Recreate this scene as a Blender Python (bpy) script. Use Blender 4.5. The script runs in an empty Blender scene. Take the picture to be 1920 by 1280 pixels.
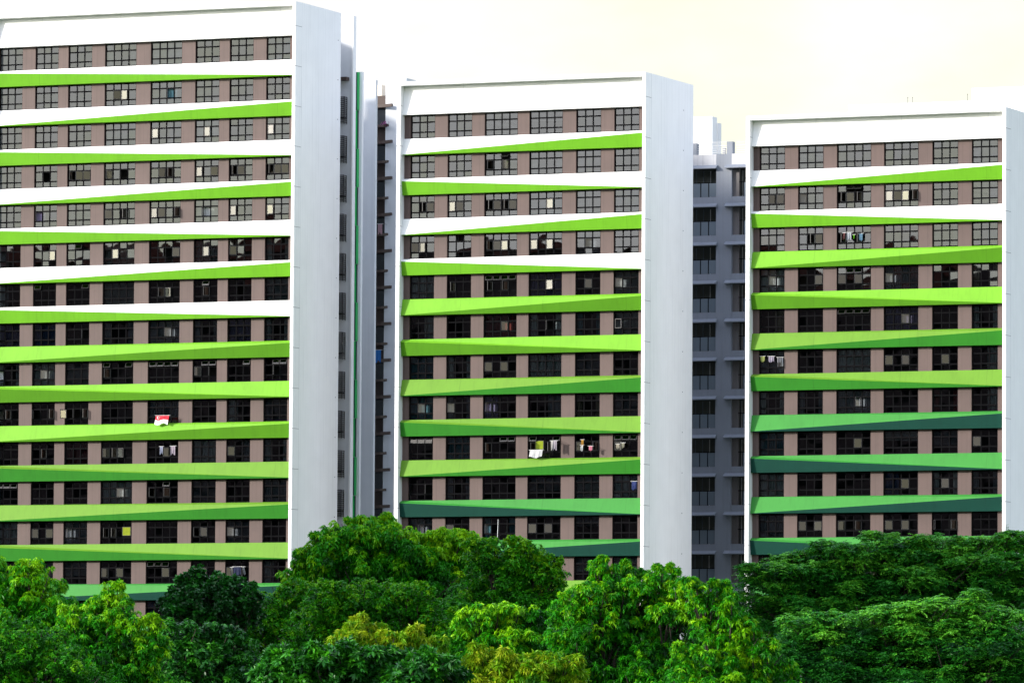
import bpy, math, random
import numpy as np
from mathutils import Matrix, Vector
R = math.radians
random.seed(7); rng = np.random.default_rng(11)
S = bpy.context.scene
COL = S.collection
CAMZ = 8.0
# ------------------------------------------------------------------ camera (solved from the facade lines)
F, PITCH, ROLL, TH = 11982.7, .0674, .0062, .4004
cam = bpy.data.cameras.new('camera'); camo = bpy.data.objects.new('camera', cam); COL.objects.link(camo)
cam.sensor_width = 36; cam.lens = F / 1920 * 36; cam.clip_start = 1; cam.clip_end = 6000
camo.matrix_world = Matrix.Translation((0, 0, CAMZ)) @ Matrix.Rotation(math.pi / 2 + PITCH, 4, 'X') @ Matrix.Rotation(ROLL, 4, 'Z')
S.camera = camo
S.render.resolution_x = 1024; S.render.resolution_y = 682
S.view_settings.view_transform = 'Standard'; S.view_settings.look = 'None'
S.view_settings.exposure = 0.9; S.view_settings.gamma = 1
S.cycles.max_bounces = 8; S.cycles.transparent_max_bounces = 12

def ray(px, py):
    dx, dy = px - 960, py - 640
    c, s = math.cos(ROLL), math.sin(ROLL)
    x, y = c * dx + s * dy, -s * dx + c * dy
    c, s = math.cos(PITCH), math.sin(PITCH)
    return (x, F * c + y * s, F * s - y * c)
def at(px, py, Z):                       # world point that stands Z metres off and shows at a photo pixel
    r = ray(px, py); k = Z / r[1]
    return Vector((r[0] * k, Z, r[2] * k + CAMZ))

# ------------------------------------------------------------------ materials
def newmat(name):
    m = bpy.data.materials.new(name); m.use_nodes = True
    nt = m.node_tree; nt.nodes.clear()
    return m, nt, nt.nodes, nt.links
def paint(name, col, rough=.55, spec=.35, var=.06, streak=0., joint=0., scale=.7, bump=0., metallic=0.):
    """painted surface: slight tone variation, rain streaks, optional panel joints"""
    m, nt, N, L = newmat(name)
    out = N.new('ShaderNodeOutputMaterial'); p = N.new('ShaderNodeBsdfPrincipled')
    p.inputs['Roughness'].default_value = rough; p.inputs['Specular IOR Level'].default_value = spec
    p.inputs['Metallic'].default_value = metallic
    tc = N.new('ShaderNodeTexCoord')
    n1 = N.new('ShaderNodeTexNoise'); n1.inputs['Scale'].default_value = scale; n1.inputs['Detail'].default_value = 5
    L.new(tc.outputs['Object'], n1.inputs['Vector'])
    mp = N.new('ShaderNodeMapping'); mp.inputs['Scale'].default_value = (5, 5, .12)
    L.new(tc.outputs['Object'], mp.inputs['Vector'])
    n2 = N.new('ShaderNodeTexNoise'); n2.inputs['Scale'].default_value = 1.0; n2.inputs['Detail'].default_value = 4
    L.new(mp.outputs[0], n2.inputs['Vector'])
    r1 = N.new('ShaderNodeMapRange'); r1.inputs[1].default_value = .3; r1.inputs[2].default_value = .7
    r1.inputs[3].default_value = 1 - var; r1.inputs[4].default_value = 1 + var
    L.new(n1.outputs[0], r1.inputs[0])
    r2 = N.new('ShaderNodeMapRange'); r2.inputs[1].default_value = .5; r2.inputs[2].default_value = .75
    r2.inputs[3].default_value = 1; r2.inputs[4].default_value = 1 - streak
    L.new(n2.outputs[0], r2.inputs[0])
    mu = N.new('ShaderNodeMath'); mu.operation = 'MULTIPLY'; L.new(r1.outputs[0], mu.inputs[0]); L.new(r2.outputs[0], mu.inputs[1])
    last = mu.outputs[0]
    if joint:
        sx = N.new('ShaderNodeSeparateXYZ'); L.new(tc.outputs['Object'], sx.inputs[0])
        ad = N.new('ShaderNodeMath'); ad.operation = 'ADD'; ad.inputs[1].default_value = 100.73; L.new(sx.outputs[0], ad.inputs[0])
        mo = N.new('ShaderNodeMath'); mo.operation = 'MODULO'; mo.inputs[1].default_value = joint; L.new(ad.outputs[0], mo.inputs[0])
        cp = N.new('ShaderNodeMath'); cp.operation = 'GREATER_THAN'; cp.inputs[1].default_value = .022; L.new(mo.outputs[0], cp.inputs[0])
        rr = N.new('ShaderNodeMapRange'); rr.inputs[3].default_value = .72; rr.inputs[4].default_value = 1; L.new(cp.outputs[0], rr.inputs[0])
        m2 = N.new('ShaderNodeMath'); m2.operation = 'MULTIPLY'; L.new(last, m2.inputs[0]); L.new(rr.outputs[0], m2.inputs[1]); last = m2.outputs[0]
    vm = N.new('ShaderNodeVectorMath'); vm.operation = 'SCALE'; vm.inputs[0].default_value = col[:3]
    L.new(last, vm.inputs['Scale']); L.new(vm.outputs[0], p.inputs['Base Color'])
    if bump:
        b = N.new('ShaderNodeBump'); b.inputs['Strength'].default_value = bump; b.inputs['Distance'].default_value = .02
        n3 = N.new('ShaderNodeTexNoise'); n3.inputs['Scale'].default_value = 6; L.new(tc.outputs['Object'], n3.inputs['Vector'])
        L.new(n3.outputs[0], b.inputs['Height']); L.new(b.outputs[0], p.inputs['Normal'])
    L.new(p.outputs[0], out.inputs[0])
    return m
def srgb(r, g, b, k=1.):
    f = lambda c: (c / 12.92 if c <= .04045 else ((c + .055) / 1.055) ** 2.4)
    return tuple(f(x / 255) * k for x in (r, g, b))

M = {}
M['white'] = paint('white wall paint', (.80, .80, .80), var=.025, streak=.09, bump=.1)
M['fascia'] = paint('white panel paint', (.80, .80, .79), var=.015, streak=.03, joint=6.2)
M['brown'] = paint('brown grooved paint', (.094, .061, .055), var=.10, streak=.14, joint=.62)
M['browndark'] = paint('dark brown ledge paint', (.055, .036, .030), var=.1)
M['grey'] = paint('weathered grey concrete', (.50, .50, .52), var=.08, streak=.35)
M['wallcool'] = paint('off white block paint', (.60, .62, .65), var=.03, streak=.08)
M['frame'] = paint('black window frame', (.004, .004, .005), rough=.7, spec=.04, var=0)
M['bronze'] = paint('window sash frame', (.04, .038, .04), rough=.4, spec=.3, var=0)
M['joint'] = paint('joint sealant', (.10, .10, .12), var=0)
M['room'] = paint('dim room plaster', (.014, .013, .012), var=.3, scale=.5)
M['railglass'] = paint('grey balustrade panel', (.13, .16, .19), rough=.3, var=.05)
M['steel'] = paint('white painted steel', (.6, .6, .6), rough=.4)
M['cage'] = paint('dark metal rack', (.03, .028, .028), rough=.5)
M['roofred'] = paint('red roof tiles', (.12, .03, .022), var=.2)
M['blockwall'] = paint('distant block wall', (.045, .026, .028), var=.2, scale=.1)

def glass(name, trans, ior, rough=.01):
    m, nt, N, L = newmat(name)
    out = N.new('ShaderNodeOutputMaterial')
    tr = N.new('ShaderNodeBsdfTransparent'); tr.inputs[0].default_value = (*trans, 1)
    gl = N.new('ShaderNodeBsdfGlossy'); gl.inputs['Roughness'].default_value = rough; gl.inputs[0].default_value = ((1, .95, .84, 1) if 'sash' in name else (.95, .98, 1, 1))
    fr = N.new('ShaderNodeFresnel'); fr.inputs[0].default_value = ior
    tc = N.new('ShaderNodeTexCoord'); n = N.new('ShaderNodeTexNoise'); n.inputs['Scale'].default_value = .9; n.inputs['Detail'].default_value = 1
    b = N.new('ShaderNodeBump'); b.inputs['Strength'].default_value = .06; b.inputs['Distance'].default_value = .02
    L.new(tc.outputs['Object'], n.inputs['Vector']); L.new(n.outputs[0], b.inputs['Height']); L.new(b.outputs[0], gl.inputs['Normal'])
    mx = N.new('ShaderNodeMixShader'); L.new(fr.outputs[0], mx.inputs[0]); L.new(tr.outputs[0], mx.inputs[1]); L.new(gl.outputs[0], mx.inputs[2])
    L.new(mx.outputs[0], out.inputs[0])
    return m
M['glass'] = glass('tinted window glass', (.33, .38, .40), 2.05)
M['sashglass'] = glass('opened sash glass', (.30, .34, .36), 1.9)

CURT = [('grey curtain', (.42, .42, .46)), ('white curtain', (.72, .72, .72)), ('teal curtain', (.18, .34, .40)), ('lilac curtain', (.32, .27, .42)),
        ('maroon curtain', (.28, .06, .05)), ('beige curtain', (.48, .40, .30)), ('blue curtain', (.12, .18, .36))]
for n_, c_ in CURT: M[n_] = paint(n_, c_, rough=.9, spec=.1, var=.1, scale=3)

# ------------------------------------------------------------------ mesh helpers
class MB:
    def __init__(s): s.v = []; s.f = []; s.m = []; s.mats = []
    def mi(s, mat):
        if mat not in s.mats: s.mats.append(mat)
        return s.mats.index(mat)
    def poly(s, pts, mat):
        b = len(s.v); s.v += [tuple(p) for p in pts]; s.f.append(tuple(range(b, b + len(pts)))); s.m.append(s.mi(mat))
    def box(s, x0, x1, y0, y1, z0, z1, mat, T=None):
        P = [(x0, y0, z0), (x1, y0, z0), (x1, y1, z0), (x0, y1, z0), (x0, y0, z1), (x1, y0, z1), (x1, y1, z1), (x0, y1, z1)]
        if T is not None: P = [tuple(T @ Vector(p)) for p in P]
        b = len(s.v); s.v += P; k = s.mi(mat)
        for q in ((0, 3, 2, 1), (4, 5, 6, 7), (0, 1, 5, 4), (1, 2, 6, 5), (2, 3, 7, 6), (3, 0, 4, 7)):
            s.f.append(tuple(b + i for i in q)); s.m.append(k)
    def tube(s, pts, rad, mat, n=6):
        k = s.mi(mat); rings = []
        for i, p in enumerate(pts):
            p = Vector(p); d = (Vector(pts[min(i + 1, len(pts) - 1)]) - Vector(pts[max(i - 1, 0)])).normalized()
            a = d.cross(Vector((0, 0, 1)) if abs(d.z) < .9 else Vector((1, 0, 0))).normalized(); c = d.cross(a)
            b = len(s.v); rings.append(b)
            for j in range(n):
                t = 2 * math.pi * j / n; s.v.append(tuple(p + (a * math.cos(t) + c * math.sin(t)) * rad[i]))
        for i in range(len(pts) - 1):
            for j in range(n):
                s.f.append((rings[i] + j, rings[i] + (j + 1) % n, rings[i + 1] + (j + 1) % n, rings[i + 1] + j)); s.m.append(k)
        s.f.append(tuple(rings[0] + j for j in range(n))); s.m.append(k)
        s.f.append(tuple(rings[-1] + j for j in reversed(range(n)))); s.m.append(k)
    def mesh(s, name):
        me = bpy.data.meshes.new(name); me.from_pydata(s.v, [], s.f)
        for m in s.mats: me.materials.append(m)
        me.polygons.foreach_set('material_index', s.m); me.update()
        return me
    def obj(s, name, parent=None, label=None):
        return link(name, s.mesh(name), parent, label)
def link(name, me, parent=None, label=None, loc=None):
    o = bpy.data.objects.new(name, me); COL.objects.link(o)
    if parent: o.parent = parent
    if label: o['label'] = label
    if loc: o.location = loc
    return o
def tag(o, label, cat, group=None, kind=None):
    if label: o['label'] = label
    if cat: o['category'] = cat
    if group: o['group'] = group
    if kind: o['kind'] = kind
    return o
def empty(name, loc, rz=0):
    o = bpy.data.objects.new(name, None); COL.objects.link(o); o.location = loc; o.rotation_euler = (0, 0, rz); return o

# ------------------------------------------------------------------ windows
WT, WB = -.03, -1.64           # window top and bottom below the storey line
YG = .87
def cells(x0, x1, nc):
    fw = .075; mw = .075
    xs = [x0 + fw + (x1 - x0 - 2 * fw) * i / nc for i in range(nc + 1)]
    H = WT - WB; zs = [WT - fw, WT - .30 * H, WT - .73 * H, WB + fw]
    return xs, zs, fw, mw
def frame_mb(mb, x0, x1, nc, dz=0, dx=0):
    xs, zs, fw, mw = cells(x0, x1, nc); fm = M['frame']
    mb.box(x0 + dx, x0 + fw + dx, .84, .90, WB + dz, WT + dz, fm); mb.box(x1 - fw + dx, x1 + dx, .84, .90, WB + dz, WT + dz, fm)
    mb.box(x0 + fw + dx, x1 - fw + dx, .84, .90, WT - fw + dz, WT + dz, fm); mb.box(x0 + fw + dx, x1 - fw + dx, .84, .90, WB + dz, WB + fw + dz, fm)
    for z in zs[1:3]: mb.box(x0 + fw + dx, x1 - fw + dx, .843, .897, z - mw / 2 - .01 + dz, z + mw / 2 + .01 + dz, fm)
    for x in xs[1:-1]:
        mb.box(x - mw / 2 + dx, x + mw / 2 + dx, .836, .89, WB + fw + dz, WT - fw + dz, fm)
def pane_mb(mb, x0, x1, nc, skip, rnd, dz=0, dx=0):
    xs, zs, fw, mw = cells(x0, x1, nc)
    for c in range(nc):
        for r in range(3):
            if (c, r) in skip: continue
            a, b, t, u = xs[c], xs[c + 1], zs[r], zs[r + 1]
            jx, jz = rnd.gauss(0, .0016), rnd.gauss(0, .0012)      # every pane sits a hair out of true
            w = (b - a) * jx; h = (t - u) * jz
            mb.poly([(a + dx, YG - w - h, u + dz), (b + dx, YG + w - h, u + dz), (b + dx, YG + w + h, t + dz), (a + dx, YG - w + h, t + dz)], M['glass'])
def sash_mb(mb, x0, x1, nc, c, r, kind, ang, dz=0, dx=0):
    xs, zs, fw, mw = cells(x0, x1, nc); a, b, t, u = xs[c] + .024, xs[c + 1] - .024, zs[r] - .03, zs[r + 1] + .03
    if kind == 'L': T = Matrix.Translation((a, .835, 0)) @ Matrix.Rotation(-ang, 4, 'Z') @ Matrix.Translation((-a, 0, 0))
    elif kind == 'R': T = Matrix.Translation((b, .835, 0)) @ Matrix.Rotation(ang, 4, 'Z') @ Matrix.Translation((-b, 0, 0))
    else: T = Matrix.Translation((0, .835, t)) @ Matrix.Rotation(-ang, 4, 'X') @ Matrix.Translation((0, 0, -t))
    T = Matrix.Translation((dx, 0, dz)) @ T; e = .035; fm = M['bronze']
    mb.box(a, a + e, -.02, .015, u, t, fm, T); mb.box(b - e, b, -.02, .015, u, t, fm, T)
    mb.box(a + e, b - e, -.02, .015, t - e, t, fm, T); mb.box(a + e, b - e, -.02, .015, u, u + e, fm, T)
    mb.poly([T @ Vector(p) for p in ((a + e, 0, u + e), (b - e, 0, u + e), (b - e, 0, t - e), (a + e, 0, t - e))], M['sashglass'])
def curtain_mb(mb, x0, x1, kind, mat, rnd, dz=0, dx=0):
    z0, z1 = WB + .03, WT - .03; y = 1.06
    if kind == 'blind':
        zb = z0 + rnd.choice([0, 0, .45, .8]); n = int((z1 - zb) / .085)
        for i in range(n):
            z = z1 - i * .085
            mb.poly([(x0 + dx, y + .03, z + dz), (x1 + dx, y + .03, z + dz), (x1 + dx, y - .03, z - .055 + dz), (x0 + dx, y - .03, z - .055 + dz)], mat)
        return
    spans = {'full': [(0, 1)], 'sides': [(0, .22), (.76, 1)], 'left': [(0, .4)], 'right': [(.55, 1)]}[kind]
    if kind == 'full' and rnd.random() < .5: z0 += .0
    for s0, s1 in spans:
        a, b = x0 + (x1 - x0) * s0, x0 + (x1 - x0) * s1; n = max(6, int((b - a) / .055)); pr = None
        for i in range(n + 1):
            x = a + (b - a) * i / n; yy = y + .035 * math.sin(i * 2.1 + rnd.random()) + .01 * rnd.random()
            if pr: mb.poly([(pr[0] + dx, pr[1], z0 + dz), (x + dx, yy, z0 + dz), (x + dx, yy, z1 + dz), (pr[0] + dx, pr[1], z1 + dz)], mat)
            pr = (x, yy)

# which leaves stand open: (row, window): [(column, pane row, hinge, degrees)]
L_, R_, T_ = 'L', 'R', 'T'
OPEN = {
 0: {(2, 4): [(1, 1, R_, 40), (2, 1, L_, 35)], (2, 5): [(2, 1, L_, 62)], (3, 6): [(1, 1, L_, 38)], (3, 8): [(0, 1, L_, 30)], (3, 5): [(0, 1, L_, 25)],
     (4, 2): [(1, 1, L_, 70)], (4, 3): [(0, 1, R_, 60), (1, 1, R_, 30), (2, 1, R_, 30)], (4, 4): [(0, 1, R_, 55), (2, 1, L_, 70)], (4, 5): [(1, 1, R_, 35), (2, 1, R_, 70)],
     (4, 6): [(0, 1, L_, 40), (2, 1, R_, 25)], (4, 7): [(0, 1, R_, 70), (1, 1, R_, 30)], (4, 8): [(0, 1, R_, 70), (1, 1, R_, 30), (2, 1, R_, 25)],
     (5, 4): [(0, 1, R_, 25), (2, 1, R_, 80)], (5, 5): [(0, 1, L_, 40), (1, 1, R_, 25), (3, 1, R_, 70)], (5, 6): [(1, 1, L_, 75)], (5, 7): [(0, 1, L_, 40)], (5, 8): [(0, 1, L_, 22)], (5, 2): [(0, 1, L_, 60)],
     (6, 2): [(2, 1, L_, 30)], (6, 3): [(1, 0, T_, 30)], (6, 4): [(1, 1, L_, 30)], (6, 5): [(2, 1, L_, 82), (3, 1, R_, 25)], (6, 6): [(1, 1, L_, 42)],
     (7, 2): [(0, 0, T_, 28)], (7, 3): [(2, 0, T_, 28)], (7, 5): [(1, 1, R_, 60), (2, 1, L_, 50)], (7, 6): [(1, 1, R_, 62), (1, 0, T_, 18)], (8, 5): [(2, 1, R_, 40)],
     (9, 4): [(0, 0, T_, 24), (3, 0, T_, 24), (0, 1, R_, 60)], (9, 5): [(0, 0, T_, 20), (1, 0, T_, 20), (2, 0, T_, 22), (3, 0, T_, 20)], (9, 6): [(0, 1, R_, 50), (1, 0, T_, 20), (2, 0, T_, 20), (2, 1, L_, 70)],
     (9, 7): [(2, 0, T_, 20)], (9, 8): [(1, 0, T_, 20), (2, 0, T_, 20), (1, 1, L_, 60)], (9, 1): [(0, 1, L_, 70)],
     (10, 1): [(0, 1, L_, 70), (1, 1, R_, 70)], (10, 2): [(0, 1, L_, 75), (2, 1, R_, 75)], (10, 3): [(0, 1, L_, 120), (1, 1, L_, 70), (2, 1, R_, 75)],
     (11, 2): [(1, 1, R_, 70)], (11, 4): [(0, 1, R_, 45), (1, 1, R_, 75), (2, 1, L_, 45)], (11, 5): [(2, 1, R_, 40)], (12, 5): [(0, 1, R_, 60), (2, 1, R_, 60), (2, 0, T_, 20)], (12, 1): [(0, 0, T_, 20), (1, 0, T_, 20), (2, 0, T_, 22)],
     (13, 2): [(0, 1, R_, 50), (2, 1, R_, 30)], (13, 3): [(0, 1, R_, 75)], (13, 4): [(0, 1, R_, 70), (1, 1, R_, 75)], (13, 6): [(0, 1, R_, 60), (1, 1, R_, 50)], (13, 7): [(0, 1, R_, 50)],
     (14, 4): [(0, 1, R_, 50), (2, 1, R_, 45)], (14, 5): [(0, 0, T_, 26), (1, 0, T_, 30), (2, 0, T_, 26), (2, 1, R_, 30)], (14, 6): [(0, 1, R_, 40), (1, 1, R_, 50)], (14, 7): [(0, 1, R_, 30), (2, 1, L_, 60)]},
 1: {(2, 3): [(0, 1, R_, 60), (2, 1, R_, 55), (2, 0, T_, 60)], (3, 1): [(1, 1, R_, 80), (2, 1, R_, 25)], (3, 2): [(0, 1, L_, 38), (1, 1, R_, 25)], (3, 3): [(0, 1, R_, 75), (1, 1, R_, 30), (2, 1, R_, 75), (3, 1, R_, 25)],
     (3, 4): [(2, 1, L_, 35)], (4, 1): [(0, 1, R_, 35), (1, 1, L_, 48)], (4, 3): [(0, 1, R_, 60), (1, 1, R_, 25), (2, 1, L_, 35)], (4, 4): [(0, 1, L_, 25), (2, 1, L_, 35)],
     (5, 2): [(0, 1, R_, 70)], (5, 3): [(0, 0, T_, 22), (1, 0, T_, 22), (2, 0, T_, 22), (3, 0, T_, 22), (0, 1, R_, 70), (2, 1, R_, 60)], (5, 4): [(2, 1, L_, 34)], (5, 5): [(1, 1, R_, 38)], (5, 6): [(0, 1, R_, 45)],
     (6, 3): [(2, 1, R_, 50)], (6, 4): [(2, 1, L_, 62)], (6, 6): [(0, 1, L_, 40)], (7, 3): [(0, 1, R_, 40), (2, 1, R_, 40)], (8, 2): [(0, 1, R_, 40)], (8, 3): [(0, 1, R_, 60)], (8, 1): [(1, 1, R_, 40)],
     (9, 1): [(0, 0, T_, 12), (1, 0, T_, 12), (2, 0, T_, 12)], (9, 3): [(0, 1, R_, 60), (2, 0, T_, 20), (3, 0, T_, 20)], (9, 4): [(0, 1, R_, 60), (2, 1, R_, 75), (0, 0, T_, 20), (3, 0, T_, 20)],
     (9, 5): [(0, 1, R_, 40), (2, 1, R_, 60)], (9, 6): [(0, 0, T_, 20), (1, 0, T_, 20), (2, 0, T_, 20), (0, 1, R_, 45)], (11, 2): [(0, 1, R_, 30)], (11, 4): [(0, 1, R_, 25), (2, 1, R_, 30)], (11, 1): [(1, 1, R_, 60)], (11, 3): [(0, 1, R_, 60)]},
 2: {(2, 1): [(1, 1, R_, 35), (2, 1, R_, 25)], (2, 2): [(0, 1, R_, 35)], (2, 3): [(0, 1, R_, 70), (1, 1, R_, 25), (2, 1, R_, 70), (1, 0, T_, 60), (2, 0, T_, 60)], (2, 4): [(0, 1, L_, 30), (1, 1, R_, 25), (2, 1, L_, 34), (3, 1, R_, 70)],
     (3, 2): [(1, 1, R_, 75), (2, 1, R_, 25)], (3, 3): [(0, 1, R_, 70), (2, 1, R_, 70)], (4, 2): [(2, 1, R_, 25)], (4, 3): [(0, 1, R_, 30), (2, 1, R_, 30), (1, 0, T_, 20), (2, 0, T_, 20)], (4, 4): [(0, 1, R_, 40)], (4, 1): [(1, 1, R_, 40)],
     (5, 3): [(0, 0, T_, 30), (1, 0, T_, 34), (2, 0, T_, 32), (3, 0, T_, 34)], (5, 4): [(2, 1, R_, 30)], (6, 4): [(0, 1, R_, 30), (2, 1, R_, 40)], (6, 5): [(1, 1, R_, 30)], (7, 3): [(2, 1, R_, 55)], (8, 3): [(2, 1, R_, 30)],
     (9, 4): [(2, 1, R_, 30)], (9, 5): [(1, 1, R_, 25)], (10, 2): [(0, 1, R_, 40), (2, 1, R_, 20)], (10, 3): [(0, 1, R_, 45), (2, 1, R_, 60)], (10, 4): [(0, 1, R_, 40), (2, 1, R_, 40)], (10, 5): [(0, 1, L_, 60), (2, 1, R_, 60)]}}

LIME = (srgb(150, 222, 48, .95))
UPW = ((.80, .80, .79))
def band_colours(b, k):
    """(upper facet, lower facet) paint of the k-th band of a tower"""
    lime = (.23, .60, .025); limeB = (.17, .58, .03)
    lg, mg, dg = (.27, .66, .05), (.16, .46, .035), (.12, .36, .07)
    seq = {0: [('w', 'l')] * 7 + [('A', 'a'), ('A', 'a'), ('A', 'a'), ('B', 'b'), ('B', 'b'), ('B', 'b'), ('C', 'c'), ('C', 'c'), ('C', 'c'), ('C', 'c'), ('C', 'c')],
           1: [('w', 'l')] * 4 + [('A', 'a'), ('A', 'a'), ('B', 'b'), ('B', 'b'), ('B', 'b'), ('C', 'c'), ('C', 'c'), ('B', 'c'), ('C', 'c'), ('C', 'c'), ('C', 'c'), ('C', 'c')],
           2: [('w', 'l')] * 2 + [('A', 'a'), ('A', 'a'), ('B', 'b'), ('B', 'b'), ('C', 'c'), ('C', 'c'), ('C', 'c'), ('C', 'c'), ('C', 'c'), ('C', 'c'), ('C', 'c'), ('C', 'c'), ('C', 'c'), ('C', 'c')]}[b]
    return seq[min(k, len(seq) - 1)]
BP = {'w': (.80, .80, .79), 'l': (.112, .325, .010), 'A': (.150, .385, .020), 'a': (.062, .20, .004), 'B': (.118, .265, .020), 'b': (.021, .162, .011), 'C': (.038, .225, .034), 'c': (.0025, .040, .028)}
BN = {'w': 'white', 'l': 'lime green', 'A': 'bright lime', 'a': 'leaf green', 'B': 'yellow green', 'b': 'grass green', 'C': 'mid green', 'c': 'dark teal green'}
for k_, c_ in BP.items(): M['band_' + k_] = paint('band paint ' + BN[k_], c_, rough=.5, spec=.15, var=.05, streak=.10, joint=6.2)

TOW = [dict(loc=(-15.15, 441.78), zr=51.10, zt=53.43, uin=-23.75, D=7.54, nrow=15, first='D',
            win=[(-23.52, -21.66), (-20.65, -18.82), (-18.04, -16.17), (-15.15, -12.69), (-11.56, -9.12), (-8.08, -6.20), (-5.42, -3.58), (-2.59, -.76)], nc=[3, 3, 3, 4, 4, 3, 3, 3],
            label='tallest white tower at the left edge with folded green bands, eight windows a storey'),
       dict(loc=(9.08, 435.77), zr=45.67, zt=47.97, uin=-18.40, D=8.92, nrow=13, first='U',
            win=[(-17.93, -16.07), (-15.11, -13.27), (-12.32, -9.83), (-8.95, -6.46), (-5.46, -3.60), (-2.63, -.77)], nc=[3, 3, 4, 4, 3, 3],
            label='middle of the three white towers with folded green bands and pale end wall'),
       dict(loc=(33.27, 429.33), zr=43.00, zt=45.05, uin=-18.50, D=8.92, nrow=12, first='U',
            win=[(-18.05, -16.19), (-15.23, -13.38), (-12.41, -9.92), (-9.0, -6.51), (-5.52, -3.67), (-2.70, -.83)], nc=[3, 3, 4, 4, 3, 3],
            label='lowest white tower at the right with green folded bands above the feathery trees')]
roots = []
for b, t in enumerate(TOW):
    root = empty('residential_tower', (t['loc'][0], t['loc'][1], 0), -TH)
    tag(root, t['label'], 'apartment tower', 'white towers with green bands'); roots.append(root)
    zr, zt, ui, D = t['zr'] + CAMZ, t['zt'] + CAMZ, t['uin'], t['D']; uo = ui - .28; yw = .72
    nfl = int((zr - 1) / 2.8)                      # storeys down to the ground
    fr = MB(); W = M['white']; fr.tube
    # white surround: end walls, rim and the right end wall with its rounded front corner
    prof = [(-.28, D), (-.28, .04), (-.24, 0), (-.07, 0), (-.02, .02), (0, .07), (0, D)]
    for (a, c) in zip(prof[1:], prof[2:]): fr.poly([(a[0], a[1], 0), (c[0], c[1], 0), (c[0], c[1], zt), (a[0], a[1], zt)], W)
    fr.poly([(-.28, D, 0), (-.28, .04, 0), (-.28, .04, zt - .28), (-.28, D, zt - .28)], W)
    fr.poly([(-.28, .04, zt - .28), (-.28, .04, zt), (-.28, D, zt), (-.28, D, zt - .28)], W)
    fr.poly([(p[0], p[1], zt) for p in reversed(prof)], W)
    fr.poly([(0, D, 0), (-.28, D, 0), (-.28, D, zt), (0, D, zt)], W)
    fr.box(uo, ui, 0, D, 0, zt, W)
    fr.box(ui, -.28, 0, D, zt - .28, zt, W)
    fr.obj('surround', root)
    # joints in the render of the corners, one per storey, and small anchor caps on the end wall
    jm = MB(); r2 = random.Random(b)
    for k in range(nfl + 1):
        z = zr + .62 - 2.8 * k
        jm.box(-.285, .003, -.003, .07, z - .012, z + .012, M['joint']); jm.box(-.02, .003, .07, 1.0, z - .012, z + .012, M['joint'])
        jm.box(uo - .003, ui + .003, -.003, .6, z - .012, z + .012, M['joint'])
        jm.box(0, .02, D - 1.9 if b else D - .5, (D - 1.84) if b else D - .44, z - .3, z - .24, M['joint'])
    jm.box(0, .002, .99, 1.005, 0, zt - .01, M['grey'])
    jm.obj('joint_lines', root)
    wl = MB()
    # body behind (its back half) and the brown piers between the windows
    edges = [ui + .003] + [v for w in t['win'] for v in w] + [-.283]
    for i in range(0, len(edges), 2):
        wl.box(edges[i], edges[i + 1], yw, .95, .2, zr + .05, M['brown'])
    wl.obj('wall', root)
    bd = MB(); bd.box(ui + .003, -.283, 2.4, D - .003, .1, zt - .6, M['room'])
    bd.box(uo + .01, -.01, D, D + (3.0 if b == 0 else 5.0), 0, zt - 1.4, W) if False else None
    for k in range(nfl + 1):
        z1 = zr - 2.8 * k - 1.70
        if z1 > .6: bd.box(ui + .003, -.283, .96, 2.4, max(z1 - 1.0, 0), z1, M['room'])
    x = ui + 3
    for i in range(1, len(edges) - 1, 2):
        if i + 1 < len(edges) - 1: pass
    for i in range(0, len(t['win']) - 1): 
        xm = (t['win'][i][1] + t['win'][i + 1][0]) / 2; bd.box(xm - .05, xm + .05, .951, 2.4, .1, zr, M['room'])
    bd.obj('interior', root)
    if b == 0:
        shade_slabs = MB(); shade_slabs.box(-22, -5.4, D + .004, 12.2, 0, zt - .05, W); shade_slabs.box(-42, -20, 14, 44, 0, zt - .3, W); shade_slabs.obj('hidden_shade_slabs', root)  # unseen slabs added behind the tower to cast shade on the slot walls
    # tilted white fascia under the rim
    fa = MB(); a, c = ui + .004, -.284
    P = [(yw - .02, zt - .281), (yw - .37, zr + .03), (yw - .37, zr), (.95, zr), (.95, zt - .281)]
    for i in range(5):
        p, q = P[i], P[(i + 1) % 5]; fa.poly([(a, p[0], p[1]), (a, q[0], q[1]), (c, q[0], q[1]), (c, p[0], p[1])], M['fascia'])
    fa.poly([(a, p[0], p[1]) for p in P], M['fascia']); fa.poly([(c, p[0], p[1]) for p in reversed(P)], M['fascia'])
    fa.obj('fascia', root)
    # the folded bands
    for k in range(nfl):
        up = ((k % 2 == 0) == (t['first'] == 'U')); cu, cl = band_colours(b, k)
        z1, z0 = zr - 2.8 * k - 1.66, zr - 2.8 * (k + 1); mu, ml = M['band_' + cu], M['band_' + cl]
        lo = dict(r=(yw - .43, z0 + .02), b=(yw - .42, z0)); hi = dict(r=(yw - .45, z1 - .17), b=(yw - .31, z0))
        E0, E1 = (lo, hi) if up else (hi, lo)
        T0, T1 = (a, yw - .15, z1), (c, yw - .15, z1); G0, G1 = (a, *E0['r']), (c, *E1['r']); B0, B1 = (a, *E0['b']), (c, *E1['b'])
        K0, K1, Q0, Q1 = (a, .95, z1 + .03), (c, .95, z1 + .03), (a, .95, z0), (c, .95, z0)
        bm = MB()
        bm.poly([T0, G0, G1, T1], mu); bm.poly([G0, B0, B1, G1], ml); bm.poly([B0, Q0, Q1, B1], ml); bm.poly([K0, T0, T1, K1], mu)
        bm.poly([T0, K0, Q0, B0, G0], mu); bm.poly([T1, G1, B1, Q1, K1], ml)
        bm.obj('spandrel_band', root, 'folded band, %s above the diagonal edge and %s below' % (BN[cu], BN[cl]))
    # windows
    rest = MB(); nobj = 0; frames = {}
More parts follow.
